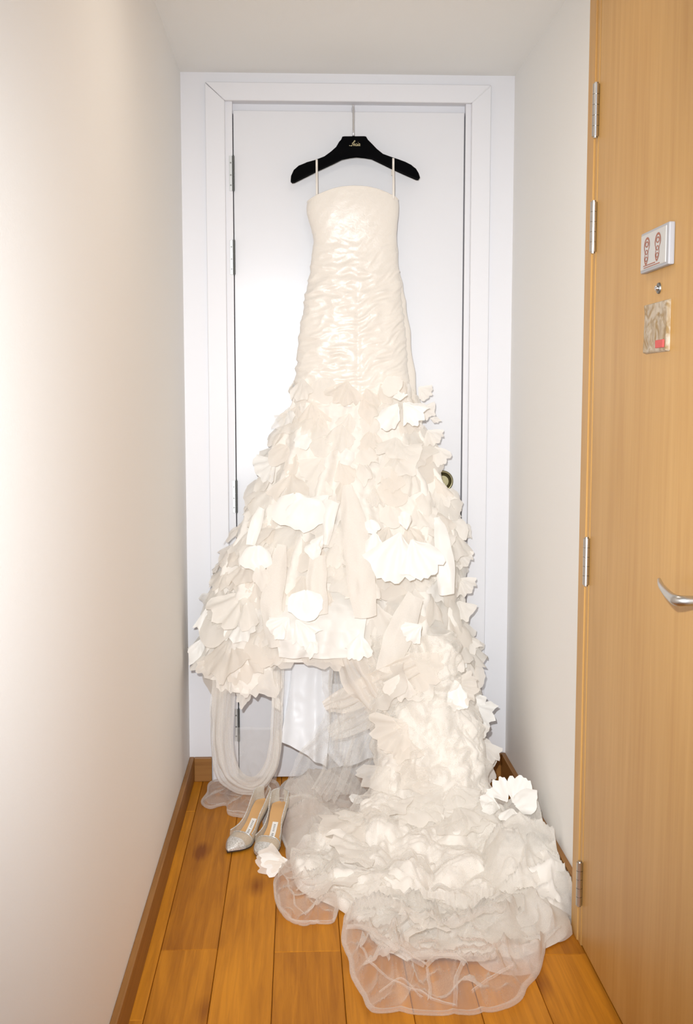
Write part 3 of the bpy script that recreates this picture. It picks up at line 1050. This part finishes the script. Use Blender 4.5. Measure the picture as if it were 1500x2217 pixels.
# ---- the train: a heap of tulle flowing off the skirt, over the floor
TV = [1380, 1450, 1500, 1560, 1620, 1680, 1720, 1760, 1800, 1850, 1900, 1950, 2000, 2040, 2070]
TL = [800, 806, 812, 822, 826, 806, 780, 735, 672, 640, 650, 735, 790, 830, 880]
TR = [985, 1004, 1016, 1036, 1054, 1066, 1086, 1140, 1200, 1232, 1240, 1243, 1240, 1200, 1120]
TY = [-0.36, -0.40, -0.425, -0.46, -0.50, -0.555, -0.60, -0.66, -0.73, -0.82, -0.93, -1.05, -1.17, -1.26, -1.33]


def train_point(a, v):
    a = np.asarray(a, float)
    v = np.asarray(v, float)
    u = smooth_interp(v, TV, TL) + (smooth_interp(v, TV, TR) - smooth_interp(v, TV, TL)) * (a + 1) / 2
    e = np.clip(1 - np.abs(a) ** 5, 0, 1) ** 0.5
    Y = smooth_interp(v, TV, TY)
    P = at_y(u, v, Y)
    back = 0.16 * (1 - e) * np.clip((1750 - v) / 200, 0, 1)        # the hanging part turns back towards the door
    P[..., 1] += back
    P[..., 2] *= 1 - (1 - e) * np.clip((v - 1620) / 150, 0, 1) * 0.9
    P[..., 2] = np.maximum(P[..., 2], 0.006)
    lim = np.where(P[..., 1] < -1.14, XD - 0.022, XR - 0.03)
    P[..., 0] = np.minimum(P[..., 0], lim)
    return P


aa = np.linspace(-1, 1, 240)[None, :]
v_ = np.linspace(1380, 2070, 260)[:, None] + 0 * aa
P = train_point(aa + 0 * v_, v_)
nrm = normals_of(P)
if nrm[60, 120, 1] > 0:
    nrm = -nrm


def billow(P, s=0):
    w = P + 0.02 * np.stack([noise(P * 9, 81 + s), noise(P * 9, 82 + s), noise(P * 9, 83 + s)], -1)
    a = np.abs(noise(w * 9, 84 + s))
    b = np.abs(noise(w * 19, 85 + s))
    c = 1 - 2 * np.abs(noise(w * 34, 86 + s))
    return 0.056 * a + 0.026 * b + 0.004 * c - 0.026


edge = np.clip((1 - np.abs(aa)) / 0.06, 0, 1) * np.clip((2070 - v_) / 40, 0, 1)
Q = P + nrm * (billow(P) * edge)[..., None]
Q[..., 2] = np.maximum(Q[..., 2], 0.004)
Q[..., 0] = np.minimum(Q[..., 0], np.where(Q[..., 1] < -1.12, XD - 0.018, XR - 0.024))
link('train', grid_mesh('train', Q), M_NETD, dress)
# a looser outer layer
Q2 = Q + nrm * ((0.012 + 0.035 * np.abs(noise(P * 7 + 3.1, 20)) + 0.010 * np.abs(noise(P * 21, 22))) * edge)[..., None]
Q2[..., 2] = np.maximum(Q2[..., 2], 0.006)
Q2[..., 0] = np.minimum(Q2[..., 0], np.where(Q2[..., 1] < -1.12, XD - 0.014, XR - 0.020))
link('tulle_layer', grid_mesh('tulle_layer', Q2), M_NET, dress)

# frills standing in the heap
for k in range(34):
    a = rng.uniform(-0.92, 0.92)
    v = 1400 + 640 * rng.random() ** 0.8
    p = train_point(a, v)
    p1 = train_point(a, v + 12)
    pa, pb = train_point(min(a + 0.04, .98), v), train_point(max(a - 0.04, -.98), v)
    dn = p1 - p
    ou = np.cross(pa - pb, dn)
    if ou[1] > 0 and v < 1750:
        ou = -ou
    if ou[2] < 0 and v >= 1750:
        ou = -ou
    ou = ou / (np.linalg.norm(ou) + 1e-9)
    mk = rng.choices(['net', 'org2', 'org'], [7, 3, 2])[0]
    if p[0] > 0.42:
        continue
    put_petal(pick(mk, ('frill', 'fan')), p + ou * 0.008, dn + np.array([rng.uniform(-.6, .6), 0, 0]) * np.linalg.norm(dn), ou,
              rng.uniform(0.08, 0.15), rng.uniform(0.05, 0.3), rng.uniform(-0.8, 0.8), name='tulle_frill')

# blossoms lying on the floor part
for u, v, z, s, ro, mk, kd, ti in [
    (1099, 1738, 0.15, 0.075, 2.6, 'sat', 'fan', 0.5), (1109, 1740, 0.15, 0.085, -2.6, 'sat', 'fan', 0.45), (1114, 1745, 0.15, 0.075, -1.9, 'sat', 'round', 0.4),
    (1084, 1750, 0.14, 0.07, 1.7, 'sat', 'fan', 0.4), (1106, 1750, 0.16, 0.06, 0.2, 'sat', 'fan', 0.3),
    (625, 1862, 0.055, 0.078, 1.35, 'sat', 'fan', 0.15), (622, 1870, 0.05, 0.088, 1.75, 'org2', 'fan', 0.05),
    (778, 1722, 0.10, 0.04, 0.6, 'sat', 'round', 0.2), (1152, 1830, 0.10, 0.045, -0.5, 'sat', 'long', 0.3),
]:
    put_petal(pick(mk, (kd,)), at_z(u, v, z), (0, -1, -0.25), (0, -0.62, 0.78), s, ti, ro)


# ---- sheer tulle: bubbles on the floor, loop and veils on the left
def smooth_closed(poly, n):
    p = np.asarray(poly + poly[:3], float)
    t = np.linspace(0, len(poly), n, endpoint=False)
    return np.stack([smooth_interp(t + 1, np.arange(len(p) + 1), np.concatenate([np.asarray(poly[-1:], float), p])[:, k]) for k in range(2)], 1)


def bubble(name, poly, h, mat, seed, wr=0.012, rim=True, base_z=0.004, centre=None):
    """a puffed sheet of net whose edge lies along poly (photo pixels on the floor)"""
    o = smooth_closed(poly, 160)
    E = at_z(o[:, 0], o[:, 1], base_z)
    c = E.mean(0) if centre is None else at_z(*centre, base_z)
    r = np.linspace(0, 1, 46)[:, None, None]
    V = c + (E - c)[None] * r
    rr_ = r[..., 0]
    dome = h * (1 - rr_ ** 3.2) ** 0.75
    w = V + 0.03 * np.stack([noise(V * 6, 90 + seed), noise(V * 6, 91 + seed), 0 * V[..., 0]], -1)
    ridge = 1 - 2 * np.abs(noise(w * np.array([7, 7, 0]) + seed, 92 + seed))
    ridge = np.clip(ridge, 0, 1) ** 5
    r2 = np.clip(1 - 2 * np.abs(noise(w * np.array([15, 15, 0]) + seed, 93 + seed)), 0, 1) ** 6
    z = dome * (0.75 + 0.5 * noise(w * np.array([5, 5, 0]) + seed, 94 + seed)) + (wr * 2.2 * ridge + wr * 0.9 * r2) * np.clip((1 - rr_) * 8, 0.15, 1)
    V[..., 2] = np.maximum(base_z + z, 0.003)
    # a rolled hem
    V2 = V
    if rim:
        roll = np.stack([V[-1] + (E - c) * k_ + np.array([0, 0, zz]) for k_, zz in ((0.012, 0.004), (0.016, 0.009), (0.006, 0.012), (-0.02, 0.010), (-0.05, 0.006))])
        V2 = np.concatenate([V, roll])
    V2[..., 0] = np.minimum(V2[..., 0], np.where(V2[..., 1] < -1.15, XD - 0.008, XR - 0.02))
    return link(name, grid_mesh(name, V2, closed=True), mat, dress)


bubble('tulle_bubble', [(745, 2010), (752, 1985), (790, 1965), (850, 1960), (960, 1975), (1080, 1990), (1168, 2000), (1178, 2050), (1165, 2110), (1140, 2140), (1120, 2175),
                        (1050, 2196), (960, 2200), (870, 2196), (805, 2192), (785, 2160), (762, 2125), (757, 2090), (742, 2050)], 0.07, M_NET, 1, 0.02)
bubble('tulle_bubble', [(598, 1905), (640, 1885), (700, 1880), (750, 1888), (762, 1915), (752, 1940), (735, 1968), (722, 1998), (690, 2002), (660, 2006), (625, 1995), (603, 1970), (594, 1940)],
       0.05, M_NET, 2, 0.016)
bubble('tulle_bubble', [(1010, 2010), (1080, 1970), (1160, 1960), (1235, 1975), (1246, 2010), (1225, 2035), (1180, 2052), (1165, 2100), (1110, 2112), (1040, 2090)], 0.085, M_NET2, 3, 0.012, rim=False)
bubble('tulle_bubble', [(1060, 1830), (1120, 1800), (1180, 1815), (1222, 1870), (1240, 1930), (1235, 1990), (1160, 2005), (1080, 1960), (1040, 1890)], 0.115, M_NETD, 8, 0.012, rim=False)
bubble('tulle_bubble', [(1050, 1820), (1120, 1785), (1190, 1805), (1232, 1860), (1248, 1930), (1246, 1992), (1160, 2010), (1070, 1965), (1030, 1890)], 0.15, M_NET2, 4, 0.014, rim=False)
bubble('tulle_bubble', [(455, 1700), (500, 1690), (560, 1690), (600, 1700), (600, 1730), (560, 1750), (535, 1770), (495, 1765), (488, 1745), (455, 1752), (436, 1742), (448, 1722)],
       0.012, M_NET, 5, 0.008)
bubble('tulle_bubble', [(590, 1760), (610, 1700), (660, 1680), (720, 1690), (780, 1700), (800, 1760), (760, 1830), (690, 1870), (640, 1862), (606, 1800)], 0.11, M_NET2, 6, 0.008)
bubble('tulle_bubble', [(620, 1830), (650, 1800), (720, 1780), (800, 1790), (850, 1850), (820, 1900), (740, 1895), (660, 1885), (625, 1870)], 0.07, M_NET2, 7, 0.010, rim=False)

def net_strip(name, pts, mat, seed=0, roll=0.8, crumple=0.006, ns=15, nl=60):
    p = catmull(pts, nl)
    c = at_y(p[:, 0], p[:, 1], p[:, 3])
    hw = np.linalg.norm(at_y(p[:, 0] + p[:, 2] / 2, p[:, 1], p[:, 3]) - c, axis=1)[:, None]
    s = np.linspace(-1, 1, ns)[None, :]
    T = np.gradient(c, axis=0)
    T /= np.linalg.norm(T, axis=1, keepdims=True)
    S = np.cross(T, np.array([0, 1.0, 0]))
    S /= np.linalg.norm(S, axis=1, keepdims=True) + 1e-9
    V = c[:, None] + S[:, None] * (hw * s)[..., None]
    V[..., 1] -= hw * roll * (1 - s ** 2) + 0.25 * hw * np.sin(s * 9 + seed + 3 * p[:, 1:2] / 200)
    V += crumple * noise(V * 18 + seed, 95 + seed)[..., None] * np.array([0.6, 1, 0.4])
    V[..., 2] = np.maximum(V[..., 2], 0.008)
    return link(name, grid_mesh(name, V), mat, dress)


net_strip('tulle_loop', [(487, 1450, 50, -0.26), (484, 1530, 48, -0.27), (483, 1600, 44, -0.28), (496, 1660, 40, -0.30), (525, 1694, 34, -0.32), (560, 1694, 32, -0.33),
                         (588, 1655, 30, -0.33), (598, 1590, 26, -0.32), (601, 1500, 26, -0.31), (600, 1430, 30, -0.30)], M_NET2, 1)
net_strip('tulle_loop', [(478, 1460, 34, -0.24), (470, 1540, 30, -0.25), (470, 1620, 26, -0.26), (480, 1680, 26, -0.28), (515, 1708, 22, -0.30), (560, 1705, 20, -0.31), (592, 1660, 16, -0.31), (606, 1580, 14, -0.31)], M_NET2, 2)
sheet('tulle_veil', [(1574, 512, 1574, 602, -0.22), (1620, 506, 1620, 602, -0.23), (1660, 500, 1660, 600, -0.24), (1695, 500, 1695, 596, -0.25)], M_NET, folds=0.006, nf=4, seed=7, crumple=0.004)
sheet('tulle_veil', [(1420, 690, 1420, 830, -0.30), (1500, 700, 1500, 850, -0.33), (1570, 690, 1570, 850, -0.36), (1640, 640, 1640, 840, -0.39), (1720, 610, 1720, 800, -0.42)], M_NET, folds=0.014, nf=6, seed=8, crumple=0.010)
for k, (pts, mt) in enumerate([
    ([(900, 1440, 60, -0.44), (840, 1470, 64, -0.42), (770, 1505, 60, -0.39), (705, 1530, 30, -0.37)], M_ORG2),
    ([(890, 1480, 60, -0.45), (835, 1520, 66, -0.43), (770, 1560, 60, -0.40), (715, 1590, 30, -0.38)], M_NET2),
    ([(760, 1415, 70, -0.37), (775, 1450, 84, -0.39), (800, 1490, 80, -0.41), (830, 1540, 60, -0.43)], M_ORG2),
    ([(730, 1430, 36, -0.36), (735, 1500, 50, -0.37), (740, 1580, 56, -0.39), (730, 1660, 60, -0.42), (700, 1720, 60, -0.46)], M_NET),
    ([(850, 1500, 60, -0.44), (810, 1570, 70, -0.43), (780, 1650, 70, -0.44), (760, 1720, 70, -0.48)], M_NET),
    ([(640, 1690, 60, -0.36), (660, 1730, 80, -0.42), (670, 1780, 80, -0.50), (680, 1830, 60, -0.58)], M_NET),
]):
    net_strip('tulle_drape', pts, mt, 20 + k, roll=0.35, crumple=0.012)


for k in range(15):
    f = k / 14
    u0 = 800 + 400 * f
    net_strip('tulle_gather', [(u0 + rng.uniform(-12, 12), 1935 + rng.uniform(-20, 10), 30, -1.06), (u0 + 4 - 20 * (f - .5) + rng.uniform(-8, 8), 1985, 40, -1.14),
                               (u0 - 60 * (f - .45) + rng.uniform(-12, 12), 2035 + rng.uniform(-12, 18), 40, -1.235),
                               (u0 - 110 * (f - .45) + rng.uniform(-12, 12), 2075 + rng.uniform(-14, 18), 30, -1.32)], M_NET2, 40 + k, roll=0.7, crumple=0.010, ns=11, nl=34)


def floor_fold(pts, w, mat, seed):
    """a pinched fold of net lying over the floor; pts (u, v, z)"""
    p = catmull(pts, 30)
    c = at_z(p[:, 0], p[:, 1], p[:, 2])
    s = np.linspace(-1, 1, 9)[None, :]
    T = np.gradient(c, axis=0)
    S = np.cross(T, np.array([0, 0, 1.0]))
    S /= np.linalg.norm(S, axis=1, keepdims=True) + 1e-9
    V = c[:, None] + S[:, None] * (w * s * np.ones_like(p[:, :1]))[..., None]
    V[..., 2] += w * 1.6 * (1 - np.abs(s)) ** 1.2
    V += 0.003 * noise(V * 30, 97 + seed)[..., None]
    V[..., 2] = np.maximum(V[..., 2], 0.004)
    return link('tulle_fold', grid_mesh('tulle_fold', V), mat, dress)


for k, (pts, w) in enumerate([
    ([(752, 2010, .06), (800, 2015, .08), (860, 2055, .09), (920, 2095, .08)], 0.014),
    ([(920, 2095, .08), (940, 2075, .08), (985, 2070, .08), (1010, 2090, .08)], 0.012),
    ([(925, 2095, .07), (930, 2130, .05), (930, 2165, .03)], 0.008),
    ([(1000, 2085, .08), (985, 2130, .06), (985, 2180, .02)], 0.010),
    ([(780, 2050, .06), (830, 2110, .05), (900, 2145, .04), (985, 2180, .02)], 0.006),
    ([(820, 2150, .04), (870, 2120, .05), (915, 2160, .03)], 0.005),
    ([(1020, 2150, .04), (1060, 2120, .06), (1110, 2090, .07)], 0.008),
    ([(620, 1900, .04), (635, 1940, .05), (642, 1965, .04), (660, 1985, .02)], 0.005),
    ([(735, 1890, .05), (700, 1935, .05), (660, 1980, .03)], 0.007),
    ([(600, 1935, .01), (610, 1965, .01), (640, 1993, .01), (690, 2000, .01)], 0.006),
    ([(755, 1905, .03), (742, 1930, .03), (728, 1960, .02), (722, 1995, .01)], 0.006),
    ([(690, 1885, .05), (650, 1920, .05), (640, 1930, .05)], 0.005),
    ([(596, 1640, .10), (575, 1720, .05), (555, 1760, .02), (490, 1755, .01)], 0.005),
    ([(640, 1700, .10), (655, 1730, .09), (652, 1770, .08)], 0.006),
    ([(600, 1728, .09), (625, 1728, .10), (650, 1720, .10)], 0.005),
]):
    floor_fold(pts, w * 0.5, M_NET, k)

# ------------------------------------------------------------------ the two shoes
M_GLIT, nt, b = new_mat('silver_glitter')
tc = N(nt, 'ShaderNodeTexCoord')
vo = N(nt, 'ShaderNodeTexVoronoi', Scale=420.0)
nt.links.new(tc.outputs['Object'], vo.inputs['Vector'])
bp = N(nt, 'ShaderNodeBump', Strength=1.0, Distance=0.004)
nt.links.new(vo.outputs['Color'], bp.inputs['Height'])
nt.links.new(bp.outputs['Normal'], b.inputs['Normal'])
cr = N(nt, 'ShaderNodeValToRGB')
cr.color_ramp.elements[0].color = (0.50, 0.49, 0.44, 1)
cr.color_ramp.elements[1].color = (0.97, 0.97, 0.97, 1)
nt.links.new(vo.outputs['Color'], cr.inputs['Fac'])
nt.links.new(cr.outputs['Color'], b.inputs['Base Color'])
b.inputs['Metallic'].default_value = 0.45
b.inputs['Roughness'].default_value = 0.32
M_INS = simple('tan_insole', (0.62, 0.36, 0.15), 0.5)
M_TAG = simple('insole_label', (0.80, 0.78, 0.74), 0.6)
M_INK = simple('label_ink', (0.06, 0.06, 0.06), 0.6)
M_SOLE = simple('dark_sole', (0.05, 0.03, 0.025), 0.5)
M_PVC = cloth('glitter_mesh', (0.80, 0.78, 0.68), rough=0.25, sheen=0.0, translucent=0.2, alpha=0.45, edge=0.9, weave=0.7, spec=0.8)


def shoe(tip, heading, label, L=0.235):
    """a pointed pump: local +x runs from the heel to the tip"""
    root = empty('pointed_pump', tip, label=label, category='shoe', group='pair of glitter pumps by the white door')
    ca, sa = math.cos(heading), math.sin(heading)
    tip = np.array(tip)

    def W(P):
        P = np.asarray(P, float)
        x, y, z = P[..., 0] - L, P[..., 1], P[..., 2]
        return np.stack([tip[0] + x * ca - y * sa, tip[1] + x * sa + y * ca, tip[2] + z], -1)

    xs = np.linspace(0, 1, 44)
    hw = smooth_interp(xs, [0, 0.06, 0.2, 0.42, 0.62, 0.74, 0.88, 0.97, 1.0], [0.006, 0.022, 0.026, 0.0235, 0.034, 0.0375, 0.025, 0.008, 0.001])
    zz = smooth_interp(xs, [0, 0.15, 0.35, 0.55, 0.68, 0.8, 1.0], [0.085, 0.080, 0.052, 0.018, 0.007, 0.005, 0.006])
    wall_h = smooth_interp(xs, [0, 0.1, 0.3, 0.55, 0.7, 0.85, 1.0], [0.048, 0.046, 0.034, 0.030, 0.034, 0.026, 0.004])
    curve = 0.006 * np.sin(xs * PI)
    # insole and sole
    s = np.linspace(-1, 1, 9)
    ins = np.stack([np.stack([xs * L, curve + hw * 0.93 * k, zz + 0.003 + 0.003 * k * k], -1) for k in s], 1)
    link('insole', grid_mesh('insole', W(ins)), M_INS, root)
    th = np.linspace(0, 2 * PI, 16, endpoint=False)
    so = np.stack([np.stack([xs * L, curve + hw * np.cos(t), zz - 0.003 + 0.003 * np.sin(t)], -1) for t in th], 1)
    link('sole', grid_mesh('sole', W(so), closed=True), M_SOLE, root)
    # upper: sides and counter of clear glitter mesh, vamp and cap towards the tip
    def upper(x0, x1, a0, a1, mat, name, lift=0.0):
        k = (xs >= x0) & (xs <= x1)
        aa_ = np.linspace(a0, a1, 15)
        prof = []
        for t in aa_:
            cy_ = np.sign(np.cos(t)) * np.abs(np.cos(t)) ** 0.7
            cz_ = np.abs(np.sin(t)) ** 0.8
            prof.append(np.stack([xs[k] * L, curve[k] + (hw[k] + lift) * cy_, zz[k] + (wall_h[k] + lift) * cz_], -1))
        return link(name, grid_mesh(name, W(np.stack(prof, 1))), mat, root)
    upper(0.80, 1.0, 0, PI, M_GLIT, 'toe_cap', 0.0006)
    upper(0.66, 0.82, 0, PI, M_PVC, 'vamp')
    for sg in (0, 1):
        k = xs <= 0.70
        g = np.linspace(0, 1, 7)
        side = np.stack([np.stack([xs[k] * L, curve[k] + (1 - 2 * sg) * (hw[k] + 0.002 * np.sin(q * PI)), zz[k] + wall_h[k] * q], -1) for q in g], 1)
        link('side_panel', grid_mesh('side_panel', W(side)), M_PVC, root)
        rim_ = np.stack([xs[k] * L, curve[k] + (1 - 2 * sg) * hw[k], zz[k] + wall_h[k]], -1)
        link('glitter_rim', tube_mesh('glitter_rim', W(rim_), 0.0016, 8), M_GLIT, root)
    # throat trim across the vamp
    kx = 0.665
    hwk, zk, wk = np.interp(kx, xs, hw), np.interp(kx, xs, zz), np.interp(kx, xs, wall_h)
    t = np.linspace(0, PI, 24)
    tr = np.stack([kx * L + 0.010 * (np.sin(t) - 1) + 0.008, 0.006 * math.sin(kx * PI) + hwk * np.sign(np.cos(t)) * np.abs(np.cos(t)) ** 0.7, zk + wk * np.sin(t) ** 0.8 + 0.0005], -1)
    link('throat_trim', tube_mesh('throat_trim', W(tr), 0.0019, 8), M_GLIT, root)
    # counter and stiletto heel
    hb = np.array([[0.010, 0, 0.080], [0.008, 0, 0.060], [0.012, 0, 0.030], [0.014, 0, 0.002]])
    link('heel', tube_mesh('heel', W(catmull(hb, 14)), np.linspace(0.017, 0.0045, 14), 14), M_GLIT, root)
    # label on the insole with its printed line
    lx = np.linspace(0.36, 0.56, 9)
    g = np.linspace(-1, 1, 5)
    lab = np.stack([np.stack([lx * L, 0.006 * np.sin(lx * PI) + 0.0088 * q, np.interp(lx, xs, zz) + 0.0052 + 0 * lx], -1) for q in g], 1)
    tag = link('insole_label', grid_mesh('insole_label', W(lab)), M_TAG, root)
    bm = bmesh.new()
    for q in np.linspace(0.395, 0.53, 9):
        if 4.4 < (q - 0.395) / 0.0169 < 5.4:
            continue
        z0 = np.interp(q, xs, zz) + 0.0056
        c = [W(np.array([q * L + dx, 0.006 * math.sin(q * PI) + dy, z0 - dx * 0.30])) for dx, dy in ((-0.0011, -0.003), (0.0011, -0.003), (0.0011, 0.003), (-0.0011, 0.003))]
        bm.faces.new([bm.verts.new(p) for p in c])
    link('print', bm_mesh('print', bm), M_INK, tag)
    return root


tipL = at_z(492, 1850, 0.0)
shoe((tipL[0], tipL[1], 0.004), math.radians(-118), 'left pointed pump of clear mesh and silver glitter, its tip bare on the floor')
tipR = at_z(560, 1862, 0.0)
shoe((tipR[0], tipR[1], 0.004), math.radians(-106), 'right pointed glitter pump, half covered by the tulle of the train')

# ------------------------------------------------------------------ nothing of the dress pokes through wall, door or floor
bpy.context.view_layer.update()
for o in list(dress.children):
    if not o.name.startswith(('petal', 'tulle_frill', 'tulle_bubble')):
        continue
    co = np.array([o.matrix_world @ v.co for v in o.data.vertices])
    dx = max(0, -0.552 - co[:, 0].min()) - max(0, co[:, 0].max() - 0.552)
    dy = -max(0, co[:, 1].max() + 0.004)
    dz = max(0, 0.002 - co[:, 2].min())
    if dx or dy or dz:
        if o.name.startswith('tulle_bubble'):
            o.location.y += dy
        else:
            o.location += Vector((dx, dy, dz))

for o in dress.children:
    k = o.name.split('.')[0]
    if k == 'lining':
        o['label'] = 'bluish white satin lining hanging below the lifted hem'
    elif k == 'bodice':
        o['label'] = 'strapless bodice of ruched ivory satin'
    elif k == 'tulle_bubble':
        o['label'] = 'sheer puff of tulle spread over the floor'
    elif k == 'tulle_loop':
        o['label'] = 'loop of rolled tulle hanging at the left'
